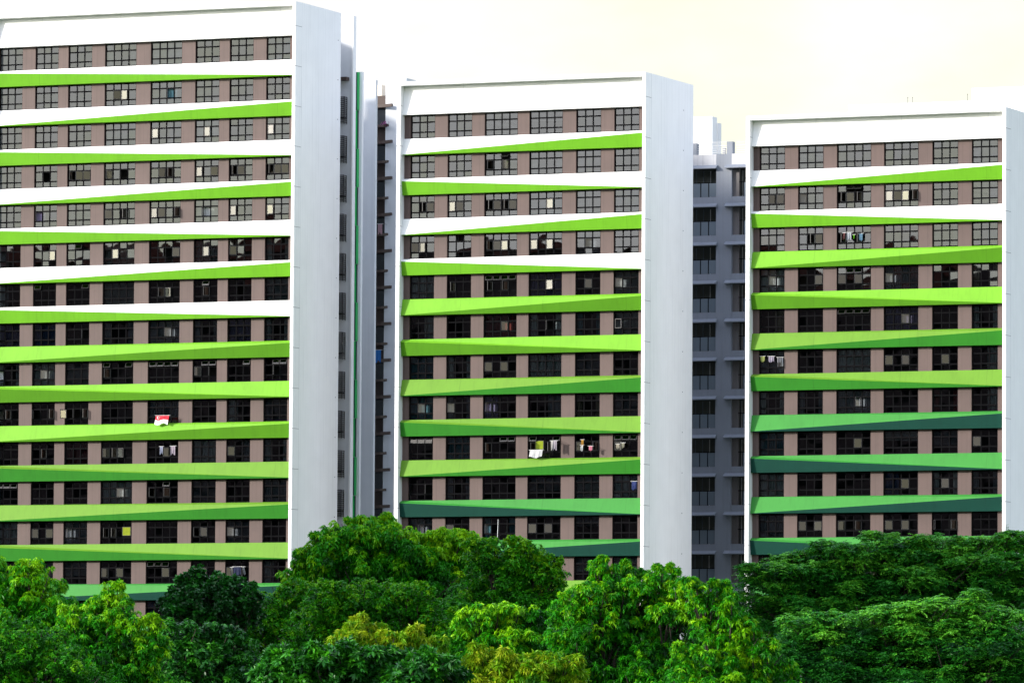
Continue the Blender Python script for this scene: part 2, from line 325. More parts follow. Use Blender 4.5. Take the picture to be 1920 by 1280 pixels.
    for k in range(min(nfl, t['nrow'] + 1)):
        for i, (x0, x1) in enumerate(t['win']):
            rnd = random.Random(b * 1000 + k * 17 + i); nc = t['nc'][i]; z = zr - 2.8 * k
            op = OPEN[b].get((k + 1, i + 1))
            if op is None: op = [(rnd.randrange(nc), 1, rnd.choice('RRRL'), rnd.choice([25, 45, 65]))] if (rnd.random() < .10 and k > 2) else []
            op = [(o[0], o[1], o[2], 9 + (o[3] - 22) * .3) if o[2] == 'L' and o[3] <= 50 else o for o in op]   # nearly shut: mirror the glare
            skip = {(o[0], o[1]) for o in op}
            q = rnd.random(); kind = None
            if q < .28: kind = 'full'
            elif q < .46: kind = 'blind'
            elif q < .60: kind = 'sides'
            elif q < .72: kind = rnd.choice(['left', 'right'])
            mat = M[rnd.choices([c_[0] for c_ in CURT], [5, 4, 2.5, 1, .8, 1, 1])[0]]
            if kind == 'blind': mat = M[rnd.choice(['white curtain', 'grey curtain'])]
            if len(op) > 1 or any(o[2] == 'T' for o in op): kind = None
            if b == 2 and k == 2 and i in (0, 3): kind, mat = 'full', M['maroon curtain']
            if nobj < 100 and not (b == 0 and k == 12 and nc == 3):
                nobj += 1; key = (i, nc)
                if key not in frames:
                    f = MB(); frame_mb(f, 0, x1 - x0, nc); frames[key] = f.mesh('window')
                w = link('window', frames[key], root, loc=(x0, 0, z))
                p = MB(); pane_mb(p, 0, x1 - x0, nc, skip, rnd); p.obj('pane', w)
                for o in op:
                    s = MB(); sash_mb(s, 0, x1 - x0, nc, o[0], o[1], o[2], R(o[3])); s.obj('open_sash', w)
                if kind:
                    cmb = MB(); curtain_mb(cmb, 0, x1 - x0, kind, mat, rnd); cmb.obj('blind' if kind == 'blind' else 'curtain', w)
            else:
                wd = x1 - x0
                frame_mb(rest, 0, wd, nc, z, x0); pane_mb(rest, 0, wd, nc, skip, rnd, z, x0)
                for o in op: sash_mb(rest, 0, wd, nc, o[0], o[1], o[2], R(o[3]), z, x0)
                if kind: curtain_mb(rest, 0, wd, kind, mat, rnd, z, x0)
    if rest.f: tag(rest.obj('windows', root), None, None, kind='stuff')

def frm(b): return roots[b]
MW = [Matrix.Translation((t['loc'][0], t['loc'][1], 0)) @ Matrix.Rotation(-TH, 4, 'Z') for t in TOW]
def lp(b, px, py, d):                 # local (u, z) of a pixel on the plane v=d of tower b
    o = MW[b].translation; v = Vector((math.sin(TH), math.cos(TH), 0)); u = Vector((math.cos(TH), -math.sin(TH), 0))
    r = Vector(ray(px, py)); k = (o + v * d).dot(v) / r.dot(v); p = r * k
    return (p - o).dot(u), p.z + CAMZ

# ------------------------------------------------------------------ rear parts
# rear wing of the left tower
def block_root(name, b, label, cat='apartment block', group=None):
    o = empty(name, (TOW[b]['loc'][0], TOW[b]['loc'][1], 0), -TH); tag(o, label, cat, group); return o
rw = block_root('stair_block', 0, 'narrow white stair block with dark drying racks, just behind the left tower', group='blocks behind the towers')
u1, z1 = lp(0, 663.5, 32, 12); z1 = lp(0, 641, 32, 12)[1]
m = MB(); m.box(u1 - 11, u1, 12, 12.35, 0, z1, M['wallcool']); m.box(u1 - .1, u1 + .02, 11.9, 12.4, 0, z1 + .03, M['white']); m.box(u1 - 14, u1 - 6, 12.353, 24, 0, z1 - 1, M['wallcool']); m.obj('wall', rw)
ul = lp(0, 638, 300, 11.8)[0]; ur = lp(0, 648, 300, 11.8)[0]
m = MB(); zz = lp(0, 645, 149, 12)[1]; m.box(ul - .8, ur + .15, 11.5, 12.0, zz - .12, zz + .12, M['browndark']); m.obj('ledge', rw)
for k in range(19):
    zc = lp(0, 643, 183, 12)[1] - k * 2.8
    if zc < 3: break
    m = MB(); a_, b_ = ul - .5, ur + .02; C_ = M['cage']; t_ = .035
    for x in (a_, b_ - t_): 
        for y in (11.45, 11.94): m.box(x, x + t_, y, y + t_, zc - 1.95, zc, C_)
    for i in range(13):
        z = zc - i * .15; m.box(a_, b_, 11.45, 11.45 + .02, z - .02, z + .02, C_); m.box(a_, b_, 11.92, 11.94, z - .055, z - .02, C_); m.box(b_ - .02, b_, 11.46, 11.96, z - .012, z + .012, C_)
    for i in range(9): 
        x = a_ + (b_ - a_) * i / 8; m.box(x - .008, x + .008, 11.475, 11.49, zc - 1.5, zc, C_)
    m.box(a_ + .04, b_ - .04, 11.50, 11.9, zc - 1.55, zc - 1.45, C_)
    m.obj('drying_rack', rw)
# block with the green fin
gb = block_root('fin_block', 0, 'white block with a bright green vertical fin, in the slot between two towers', group='blocks behind the towers')
d = 24; uA, zT = lp(0, 674, 135, d); uB = lp(0, 679, 150, d)[0]
m = MB(); m.box(uA - 9, uB, d, d + .3, 0, zT, M['white'])
uC, zC = lp(0, 705, 150, d + 6.2); m.box(uB - 8, uC, d + 6.2, d + 6.5, 0, zC, M['wallcool']); m.box(uB - 16, uB - 6, d + 6.503, d + 16, 0, zC - 1, M['wallcool']); m.obj('wall', gb)
fL = lp(0, 665.5, 300, d - .3)[0]; fR = lp(0, 673.2, 300, d)[0]; fin = paint('green fin paint', (.015, .42, .09), rough=.4); fin2 = paint('dark green fin paint', (.004, .06, .03), rough=.4)
for k in range(19):
    zc = zT - .05 - 2.82 * k
    if zc < 3: break
    m = MB(); s = .10 if k % 2 else 0; lo_ = zc - 2.8
    if k % 2: m.box(fL - .08, fL + .10, d - .25, d - .003, lo_, zc, fin); m.box(fL + .10, fR - .05, d - .15, d - .003, lo_, zc, fin2)
    else: m.box(fL + .02, fL + .14, d - .25, d - .003, lo_, zc, fin2); m.box(fL + .14, fR, d - .3, d - .003, lo_, zc, fin)
    m.obj('fin_panel', gb)
# block with the dark ledges
lb = block_root('ledge_block', 0, 'grey block with dark window bays and brown ledges, left of the middle tower', group='blocks behind the towers')
d = 46; uL_, _ = lp(0, 690, 400, d); uM = lp(0, 721.5, 400, d)[0]; uR_ = lp(0, 760, 400, d)[0]; zW = lp(0, 722, 148, d)[1]
m = MB(); m.box(uM, uR_, d, d + 10, 0, zW, M['wallcool']); m.obj('wall', lb)
zW2 = lp(0, 712, 180, d + .6)[1]
m = MB(); m.box(uL_ - 3, uM - .004, d + .6, d + 9, 0, zW2, M['browndark']); ut = lp(0, 716, 160, d + 3)[0]
m.obj('bay_wall', lb)
m = MB(); m.box(uL_ - 3, ut, d + 3, d + 8, zW2 + .003, zW - .1, paint('pale roof hut paint', (.7, .62, .5))); m.obj('roof_hut', lb)
hz = lp(0, 718, 198, d)[1]; sz = lp(0, 718, 235, d)[1]; hu = lp(0, 733, 470, d - .7)[0]; su = lp(0, 727.5, 443, d - .5)[0]
dk = paint('dark bay glass', (.008, .012, .016), rough=.15, spec=.6, var=.2)
for k in range(18):
    o = -2.8 * k
    if hz + o < 3: break
    m = MB(); 
    P = [(uL_ - 2, d + .6), (uM, d + .6), (uM + .003, d - .003), (hu, d - .5), (hu, d - .75), (uM - .1, d - .35), (uL_ - 2, d - .1)]
    for zz0, zz1, q in ((hz + o - .18, hz + o + .05, 1.0), (sz + o - .16, sz + o + .02, .62)):
        pts = [(uM + (p[0] - uM) * q if p[0] > uM + .01 else p[0], p[1]) for p in P]; n = len(pts)
        m.poly([(p[0], p[1], zz0) for p in pts], M['browndark']); m.poly([(p[0], p[1], zz1) for p in reversed(pts)], M['browndark'])
        for i in range(n):
            p, q2 = pts[i], pts[(i + 1) % n]; m.poly([(p[0], p[1], zz0), (p[0], p[1], zz1), (q2[0], q2[1], zz1), (q2[0], q2[1], zz0)], M['browndark'])
    m.obj('ledge', lb)
    m = MB(); m.box(uL_ - 2, uM - .08, d + .55, d + .597, sz + o + .03, hz + o - .2, dk); m.obj('bay_window', lb)
# shaded block between the middle and right towers
sb = block_root('balcony_block', 1, 'shaded grey block with balconies and rooftop railing, between middle and right towers', group='blocks behind the towers')
d = 27
uE, zP = lp(1, 1292, 291, d); x1_, _ = lp(1, 1343, 300, d); x2_, _ = lp(1, 1372, 300, d); uF = x2_ + 2.6
canz = lp(1, 1343, 314.5, d)[1]
M['grey2'] = paint('brown grey panel', (.13, .12, .12), var=.1); M['shadewall'] = paint('shade toned block paint', (.215, .235, .275), var=.04, streak=.1)  # block wall colour darkened and blued to carry the shade of the gap
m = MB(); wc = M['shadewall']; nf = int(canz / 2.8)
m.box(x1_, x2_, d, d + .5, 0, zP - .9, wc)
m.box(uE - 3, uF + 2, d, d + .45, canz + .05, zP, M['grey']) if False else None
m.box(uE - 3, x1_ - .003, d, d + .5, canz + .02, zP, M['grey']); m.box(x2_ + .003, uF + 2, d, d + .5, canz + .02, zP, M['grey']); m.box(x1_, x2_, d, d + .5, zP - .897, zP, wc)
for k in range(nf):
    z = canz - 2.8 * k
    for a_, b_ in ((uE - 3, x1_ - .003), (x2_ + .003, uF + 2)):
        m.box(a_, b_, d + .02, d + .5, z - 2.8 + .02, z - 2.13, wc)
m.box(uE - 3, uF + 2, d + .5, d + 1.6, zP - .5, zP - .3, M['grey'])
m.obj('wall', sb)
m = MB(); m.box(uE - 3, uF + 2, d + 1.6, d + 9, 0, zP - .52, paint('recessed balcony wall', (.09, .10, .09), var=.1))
for k in range(nf):
    z = canz - 2.8 * k; m.box(uE - 3, uF + 2, d + .503, d + 1.6, z - 2.4, z - 2.2, M['grey'])
m.obj('balcony_recess', sb)
for k in range(nf):
    z = canz - 2.8 * k
    for a_, b_ in ((uE - 3, x1_ + .12), (x2_ - .45, uF + 2)):
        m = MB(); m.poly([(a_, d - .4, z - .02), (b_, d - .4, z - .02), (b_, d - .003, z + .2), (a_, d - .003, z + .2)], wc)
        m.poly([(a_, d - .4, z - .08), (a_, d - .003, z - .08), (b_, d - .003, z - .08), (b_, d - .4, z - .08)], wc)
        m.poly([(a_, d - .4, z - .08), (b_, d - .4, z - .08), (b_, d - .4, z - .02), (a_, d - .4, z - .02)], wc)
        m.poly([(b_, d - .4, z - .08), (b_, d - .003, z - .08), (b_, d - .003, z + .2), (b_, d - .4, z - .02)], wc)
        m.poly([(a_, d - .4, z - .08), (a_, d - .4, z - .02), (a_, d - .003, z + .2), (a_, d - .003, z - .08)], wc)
        m.obj('canopy', sb)
    for a_, b_, w in ((uE - 3, x1_, 0), (x2_ + .55, uF + 2, 1)):
        m = MB(); gl = M['railglass']; n = int((b_ - a_) / .62)
        for i in range(n):
            xa = b_ - .62 * (i + 1) + .05; m.box(xa, xa + .54, d + .08, d + .10, z - 2.11, z - 1.12, gl)
            m.box(xa - .06, xa - .02, d + .07, d + .12, z - 2.13, z - 1.10, M['frame'])
        m.box(a_, b_ - .01, d + .07, d + .12, z - 1.11, z - 1.06, M['frame'])
        m.obj('railing', sb)
        m = MB()
        for i in range(8):
            xa = b_ - .45 - i * .55; m.box(xa, xa + .04, d + 1.4, d + 1.45, z - 2.2, z - .1, M['steel'] if i % 3 == 1 else M['railglass'])
        m.obj('screen', sb)
    if k < nf: 
        m = MB(); m.box(x2_ + .003, x2_ + .5, d + .25, d + .48, z - 2.12, z - .085, M['grey2']); m.obj('side_panel', sb)
m = MB(); st = M['steel']; zr_ = zP
for a_, b_ in ((uE - .2, x1_ + .9), (x1_ + 1.5, uF + 1)):
    for h in (.12, .28, .44, .60): m.box(a_, b_, d + .2, d + .24, zr_ + h, zr_ + h + .035, st)
    m.box(a_, b_, d + .2, d + .24, zr_ + .88, zr_ + .905, st)
    n = int((b_ - a_) / .09)
    for i in range(n): m.box(a_ + i * .09, a_ + i * .09 + .012, d + .21, d + .23, zr_ + .62, zr_ + .88, st)
m.obj('roof_railing', sb)
m = MB(); p1 = lp(1, 1372, 280, d)[0]
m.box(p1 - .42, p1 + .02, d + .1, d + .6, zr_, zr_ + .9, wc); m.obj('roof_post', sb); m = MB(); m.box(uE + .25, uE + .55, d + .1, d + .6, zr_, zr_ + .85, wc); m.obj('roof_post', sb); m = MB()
q = lp(1, 1352, 285, d)[0]; m.box(q, q + .2, d + .3, d + .5, zr_, zr_ + .5, st); m.obj('roof_post', sb)
hb = empty('roof_hut', MW[1] @ Vector((0, 0, 0)), -TH); tag(hb, 'pale rooftop lift hut above the railing of the shaded balcony block', 'roof hut', 'huts on the roofs')
dd = 34; ua, za = lp(1, 1290, 215, dd); ub = lp(1, 1335.5, 226, dd)[0]; uc, zc_ = lp(1, 1349, 231, dd + 1)
m = MB(); m.box(ua - 3, ub, dd, dd + 1.0, zP - .8, lp(1, 1318, 219, dd)[1], M['white']); m.obj('wall', hb)
m = MB(); m.box(ub + .01, uc, dd + 1, dd + 1.4, zP - .8, zc_, M['white']); m.obj('annex_wall', hb)
# roof structures of the right tower
rh = empty('roof_hut', MW[2] @ Vector((0, 0, 0)), -TH); tag(rh, 'long low white roof parapet and lift hut on top of the right tower', 'roof hut', 'huts on the roofs')
dd = 9.2; a0, zz = lp(2, 1591, 199.5, dd); a1, z2 = lp(2, 1821, 188.5, dd); zz = lp(2, 1700, 194, dd)[1]
m = MB(); m.box(a0, a1 + .5, dd, dd + .3, zz - 3, zz, M['white']); m.box(a0, a1 + 4, dd + .31, dd + 5, 0, zz - 1, M['white']); m.obj('parapet', rh)
a2, z3 = lp(2, 1822, 166, dd - .2); m = MB(); m.box(a2, a2 + 5.2, dd - .2, dd + 4, 0, z3, M['white']); xj = lp(2, 1899, 180, dd - .2)[0]; m.box(xj, xj + .03, dd - .204, dd - .19, 30, z3, M['grey']); m.obj('hut_wall', rh)
for px_, y_ in ((1702, 184), (1711, 184), (1814, 178)):
    r_, zt_ = lp(2, px_, y_, dd + 1); m = MB(); m.tube([(r_, dd + 1, zz - 1), (r_, dd + 1, zt_ + .0)], [.022, .012], M['cage'], 5); m.tube([(r_, dd + 1, zt_), (r_, dd + 1, zt_ + .06)], [.03, .02], M['cage'], 5)
    m.obj('lightning_rod', rh)

# blocks behind the camera side of the street: their shaded fronts are what the lower windows mirror
def mirror_block(cx, cy, w, dep, h, ang, gable, label):
    o = empty('apartment_block', (cx, cy, 0), ang); tag(o, label, 'apartment block', 'blocks across the road')
    m = MB(); m.box(-w / 2, w / 2, 0, dep, 0, h, M['blockwall']); m.obj('wall', o)
    m = MB()
    for k in range(int(h / 2.8) - 1):
        n = int(w / 3.6)
        for i in range(n):
            x = -w / 2 + 1 + i * 3.6; m.box(x, x + 2.0, -.05, .02, 1.2 + k * 2.8, 2.7 + k * 2.8, M['frame'])
    m.obj('window_grid', o); m = MB()
    for g0, g1, gh in gable:
        x0, x1 = -w / 2 + w * g0, -w / 2 + w * g1; xm = (x0 + x1) / 2
        m.poly([(x0 - 1, -1, h), (x1 + 1, -1, h), (xm, -1, h + gh)], M['roofred']); m.poly([(x0 - 1, dep + 1, h), (xm, dep + 1, h + gh), (x1 + 1, dep + 1, h)], M['roofred'])
        m.poly([(x0 - 1, -1, h), (xm, -1, h + gh), (xm, dep + 1, h + gh), (x0 - 1, dep + 1, h)], M['roofred']); m.poly([(x1 + 1, -1, h), (x1 + 1, dep + 1, h), (xm, dep + 1, h + gh), (xm, -1, h + gh)], M['roofred'])
    m.obj('roof', o)
for i, (s, w, h, gb_, lab) in enumerate((
    (-112, 34, 57.5, [(0, .5, 2)], 'reddish gabled block across the road, first from the far left end'), (-79, 34, 59, [(.3, .9, 2)], 'reddish gabled block across the road, second from the far left end'),
    (-46, 34, 58, [(0, .5, 3), (.55, .95, 2.4)], 'reddish block with two gables across the road, left of the tallest'), (-13, 34, 60, [(.1, .45, 2), (.6, 1, 3)], 'tallest reddish gabled block across the road'),
    (20, 34, 58.5, [(0, .3, 2.5), (.4, .9, 3)], 'reddish block with two gables across the road, right of the tallest'), (53, 34, 59.5, [(.2, .7, 3)], 'reddish gabled block across the road, second from the right end'),
    (86, 34, 58, [(.1, .8, 2)], 'reddish gabled block across the road, at the right end'))):
    k = (i % 2) * 6
    cx, cy = 5 - 144 + s * .69 - k * .72, 436 - 138 - s * .72 - k * .69
    mirror_block(cx, cy, w, 14, h, math.atan2(.72, -.69), gb_, lab)

# ------------------------------------------------------------------ laundry, flag and small things in the windows
def cloth(name, b, px, py, w, h, mat, label, cat, group=None, y=.10, skew=0., seed=0, fold=.03):
    u, z = lp(b, px, py, y); rnd = random.Random(seed); m = MB(); nx, nz = 8, 4; P = {}
    for i in range(nx + 1):
        for j in range(nz + 1):
            P[i, j] = (u + w * i / nx + skew * j / nz, y + fold * math.sin(i * 1.7 + seed) * (.3 + j / nz) , z - h * j / nz * (1 - .12 * math.sin(i * .9 + seed)))
    for i in range(nx):
        for j in range(nz): 
            mt = mat(i, j) if callable(mat) else mat
            m.poly([P[i, j], P[i, j + 1], P[i + 1, j + 1], P[i + 1, j]], mt)
    root = empty(name, MW[b] @ Vector((u, y, z)), -TH); me = m.mesh(name)
    me.transform(Matrix.Translation((-u, -y, -z))); o = link('cloth', me, root)
    tag(root, label, cat, group)
    p = MB(); p.box(-.08, w + .08, -.01, .01, 0, .022, M['steel']); p.box(-.06, -.04, .0, .75, -.004, .018, M['cage']); p.box(w + .04, w + .06, .0, .75, -.004, .018, M['cage']); p.obj('rail', root)
    return root
fred = paint('red cloth', (.62, .02, .04), rough=.8); fwh = paint('white cloth', (.8, .8, .8), rough=.8, var=.1)
fl = cloth('flag', 0, 292.5, 779, 1.02, .60, lambda i, j: fred if j < 2 else fwh, 'red and white flag with crescent and stars hanging below a window of the left tower', 'flag', skew=-.12, seed=3)
m = MB()   # crescent and five stars, on the red
def disc(m, x, z, r, mat, a0=0, a1=2 * math.pi, n=14, ri=0, off=0):
    for i in range(n):
        t0, t1 = a0 + (a1 - a0) * i / n, a0 + (a1 - a0) * (i + 1) / n
        m.poly([(x + r * math.cos(t0), -.05, z + r * math.sin(t0)), (x + r * math.cos(t1), -.05, z + r * math.sin(t1)), (x + off + ri * math.cos(t1), -.05, z + ri * math.sin(t1)), (x + off + ri * math.cos(t0), -.05, z + ri * math.sin(t0))], mat)
disc(m, .20, -.15, .10, fwh, math.pi * .35, math.pi * 1.65, 12, .08, .03)
for i in range(5): disc(m, .28 + .05 * math.cos(math.pi / 2 + i * 2 * math.pi / 5), -.15 + .05 * math.sin(math.pi / 2 + i * 2 * math.pi / 5), .016, fwh, n=5)
m.obj('crescent_and_stars', fl)
cl = lambda n, c: paint(n, tuple(v * .6 for v in c), rough=.85, var=.15, scale=4)
CLO = [('laundry', 1, 993.5, 843.5, .95, .50, cl('pale printed cloth', (.75, .75, .76)), 'white printed sheet hung low outside a middle tower window', 'laundry', dict(skew=-.08, seed=1)),
       ('laundry', 1, 1033, 826, .18, .62, cl('cream towel', (.7, .66, .64)), 'narrow cream towel beside the lime panel of the middle tower', 'laundry', dict(seed=2)),
       ('laundry', 1, 1037.5, 826, .26, .62, cl('lilac patterned towel', (.45, .40, .46)), 'patterned lilac towel hanging right of the cream one on the middle tower', 'laundry', dict(seed=5)),
       ('laundry', 1, 1090, 824, .16, .40, cl('orange shirt', (.65, .34, .05)), 'orange shirt hanging outside the middle tower', 'laundry', dict(seed=4)),
       ('laundry', 1, 1089, 834, .18, .40, cl('white vest', (.75, .75, .75)), 'white vest hanging below the orange shirt', 'laundry', dict(seed=6, skew=-.05)),
       ('laundry', 1, 1104, 836, .26, .30, cl('pink cloth', (.75, .25, .33)), 'small pink cloth hanging right of the orange shirt', 'laundry', dict(seed=7)),
       ('laundry', 1, 1155.5, 832, .22, .32, cl('sand towel', (.48, .43, .34)), 'sand coloured towel, left of a pair at the right end of the middle tower', 'laundry', dict(seed=8, y=.5)),
       ('laundry', 1, 1165.5, 830, .20, .34, cl('stone towel', (.42, .40, .30)), 'stone coloured towel, right of a pair at the right end of the middle tower', 'laundry', dict(seed=9, y=.5)),
       ('laundry', 0, 300, 837, .22, .50, cl('pale blue shirt', (.42, .45, .6)), 'pale blue shirt hanging in the window below the flag', 'laundry', dict(seed=10, y=.6)),
       ('laundry', 0, 320, 836, .36, .58, cl('mauve shirt', (.42, .35, .42)), 'mauve shirt hanging right of the pale blue one, below the flag', 'laundry', dict(seed=11, y=.6)),
       ('laundry', 0, 433, 1063, .12, .55, cl('white strip towel', (.3, .3, .3)), 'narrow white towel in a low window of the left tower', 'laundry', dict(seed=12, y=.7)),
       ('laundry', 0, 454, 1062, .16, .55, cl('white pointed towel', (.3, .3, .32)), 'white pointed towel beside blue washing low on the left tower', 'laundry', dict(seed=13, y=.7, skew=.1)),
       ('laundry', 0, 437, 1062, .60, .60, cl('navy bed sheet', (.012, .02, .07)), 'navy sheet hung between two white towels low on the left tower', 'laundry', dict(seed=14, y=.74)),
       ('laundry', 1, 1184.5, 902, .34, .55, cl('blue work shirt', (.03, .05, .2)), 'blue shirt hanging in the rightmost window column of the middle tower', 'laundry', dict(seed=15, y=.8)),
       ('laundry', 2, 1581, 437, .12, .42, cl('red white towel', (.6, .25, .25)), 'red and white towel, leftmost washing on the right tower', 'laundry', dict(seed=16, y=.6)),
       ('laundry', 2, 1588, 436, .32, .48, cl('grey shirt', (.42, .45, .5)), 'grey shirt hanging on the right tower', 'laundry', dict(seed=17, y=.6)),
       ('laundry', 2, 1600, 440, .09, .28, cl('neon green top', (.3, .75, .05)), 'neon green top hanging on the right tower', 'laundry', dict(seed=18, y=.6)),
       ('laundry', 2, 1611, 438, .24, .46, cl('sky blue shirt', (.35, .6, .8)), 'sky blue shirt, rightmost washing on the right tower', 'laundry', dict(seed=19, y=.6)),
       ('laundry', 2, 1426, 668, .30, .36, cl('yellow patterned cloth', (.45, .5, .15)), 'yellow green cloth in a left end window of the right tower', 'laundry', dict(seed=20, y=.7)),
       ('laundry', 2, 1441, 668, .40, .38, cl('lilac shirt', (.36, .32, .42)), 'lilac shirt in a left end window of the right tower', 'laundry', dict(seed=21, y=.7)),
       ('laundry', 2, 1458, 670, .40, .34, cl('silver shirt', (.5, .5, .58)), 'silver grey shirt in a left end window of the right tower', 'laundry', dict(seed=22, y=.7)),
       ('laundry', 0, 704.5, 656, .45, .9, cl('bright blue towel', (.03, .2, .6)), 'bright blue towel hanging in the dark slot left of the middle tower', 'laundry', dict(seed=23, y=43.)),
       ('laundry', 0, 709, 420, .35, .75, cl('striped shirt', (.5, .3, .34)), 'pink striped shirt in the dark slot left of the middle tower', 'laundry', dict(seed=24, y=43.)),
       ]
for n, b, px, py, w, h, mt, lab, cat, kw in CLO: cloth(n, b, px, py, w, h, mt, lab, cat, 'washing hung at the windows', **kw)
def board(name, b, px, py, w, h, mat, label, cat, y=.80):
    u, z = lp(b, px, py, y); r = empty(name, MW[b] @ Vector((u, y, z)), -TH); tag(r, label, cat, 'coloured panels in the windows')
    m = MB(); m.box(0, w, 0, .02, -h, 0, mat); m.obj('panel', r); m = MB(); e = .03
    for q in ((-e, 0, -h - e, e), (w, w + e, -h - e, e), (0, w, 0, e), (0, w, -h - e, -h)): m.box(q[0], q[1], -.01, .03, q[2], q[3], M['bronze'])
    m.obj('panel_frame', r)
board('window_panel', 1, 1004.5, 826.5, .56, .56, cl('lime board', (.33, .42, .01)), 'lime yellow panel in a middle tower window above the white sheet', 'panel')
board('window_panel', 0, 230, 988, .60, .56, cl('olive lime board', (.33, .40, .01)), 'lime yellow panel in a lower window of the left tower', 'panel')
# white pole on the middle tower
u, z = lp(1, 934, 973, .1); u2, z2 = lp(1, 932.5, 1013, .1)
r = empty('flag_pole', MW[1] @ Vector((u2, .1, z2)), -TH); tag(r, 'thin white pole standing outside a low window of the middle tower', 'pole')
m = MB(); m.tube([(0, 0, 0), (u - u2, 0, z - z2)], [.018, .016], M['white'], 6); m.obj('pole', r); m = MB(); m.box(-.05, .05, -.02, .2, .05, .09, M['steel']); m.obj('bracket', r)
# bougainvillea pot on the ledge
p = MW[0] @ Vector((*((lp(0, 721, 233, 45.3)[0], 45.3)), lp(0, 721, 236, 45.3)[1]))
r = empty('potted_plant', p); tag(r, 'pink flowering pot plant on the topmost sill in the dark slot between towers', 'potted plant')
m = MB(); m.tube([(0, 0, -.1), (0, 0, .08)], [.08, .11], M['browndark'], 8); m.obj('pot', r)
m = MB(); pk = cl('magenta petals', (.5, .05, .35)); gk = cl('plant leaves', (.03, .1, .02))
for i in range(90):
    c = Vector((random.gauss(0, .13), random.gauss(0, .12), .17 + random.gauss(0, .09))); a = Vector((random.gauss(0, 1), random.gauss(0, 1), random.gauss(0, 1))).normalized() * .045; q = a.orthogonal().normalized() * .03
    m.poly([c - a, c + q, c + a, c - q], pk if i % 3 else gk)
m.obj('flowers', r)

# ------------------------------------------------------------------ ground
gm = paint('grass lawn', (.035, .085, .018), rough=.9, var=.35, scale=.4)
m = MB(); m.poly([(-3000, -3000, 0), (3000, -3000, 0), (3000, 3000, 0), (-3000, 3000, 0)], gm); tag(m.obj('ground'), None, None, kind='structure')

# ------------------------------------------------------------------ trees
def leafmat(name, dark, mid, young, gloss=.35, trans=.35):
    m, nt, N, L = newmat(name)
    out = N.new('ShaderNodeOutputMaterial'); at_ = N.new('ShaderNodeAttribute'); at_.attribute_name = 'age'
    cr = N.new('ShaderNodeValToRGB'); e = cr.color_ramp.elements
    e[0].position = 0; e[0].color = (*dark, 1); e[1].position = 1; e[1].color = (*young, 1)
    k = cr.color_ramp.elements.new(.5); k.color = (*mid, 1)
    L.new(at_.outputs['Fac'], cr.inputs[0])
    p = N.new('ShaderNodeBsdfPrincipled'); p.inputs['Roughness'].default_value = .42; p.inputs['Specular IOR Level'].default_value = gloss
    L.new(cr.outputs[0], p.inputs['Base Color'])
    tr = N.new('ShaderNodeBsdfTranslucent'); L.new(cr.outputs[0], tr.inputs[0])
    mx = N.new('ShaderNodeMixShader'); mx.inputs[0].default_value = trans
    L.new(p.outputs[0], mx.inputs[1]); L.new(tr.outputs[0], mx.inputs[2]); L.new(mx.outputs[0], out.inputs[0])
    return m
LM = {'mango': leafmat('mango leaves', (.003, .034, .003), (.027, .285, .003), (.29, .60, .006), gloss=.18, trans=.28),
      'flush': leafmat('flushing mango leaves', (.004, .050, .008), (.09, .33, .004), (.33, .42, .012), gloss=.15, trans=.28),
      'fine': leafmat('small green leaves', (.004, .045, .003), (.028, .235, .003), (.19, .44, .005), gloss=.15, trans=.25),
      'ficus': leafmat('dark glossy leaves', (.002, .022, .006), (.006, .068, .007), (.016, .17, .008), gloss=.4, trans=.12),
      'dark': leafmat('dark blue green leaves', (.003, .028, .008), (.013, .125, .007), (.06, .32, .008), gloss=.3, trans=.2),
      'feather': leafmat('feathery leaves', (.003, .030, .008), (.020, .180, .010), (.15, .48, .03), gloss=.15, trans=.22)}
bark = paint('tree bark', (.03, .024, .02), rough=.9, var=.3, scale=3)

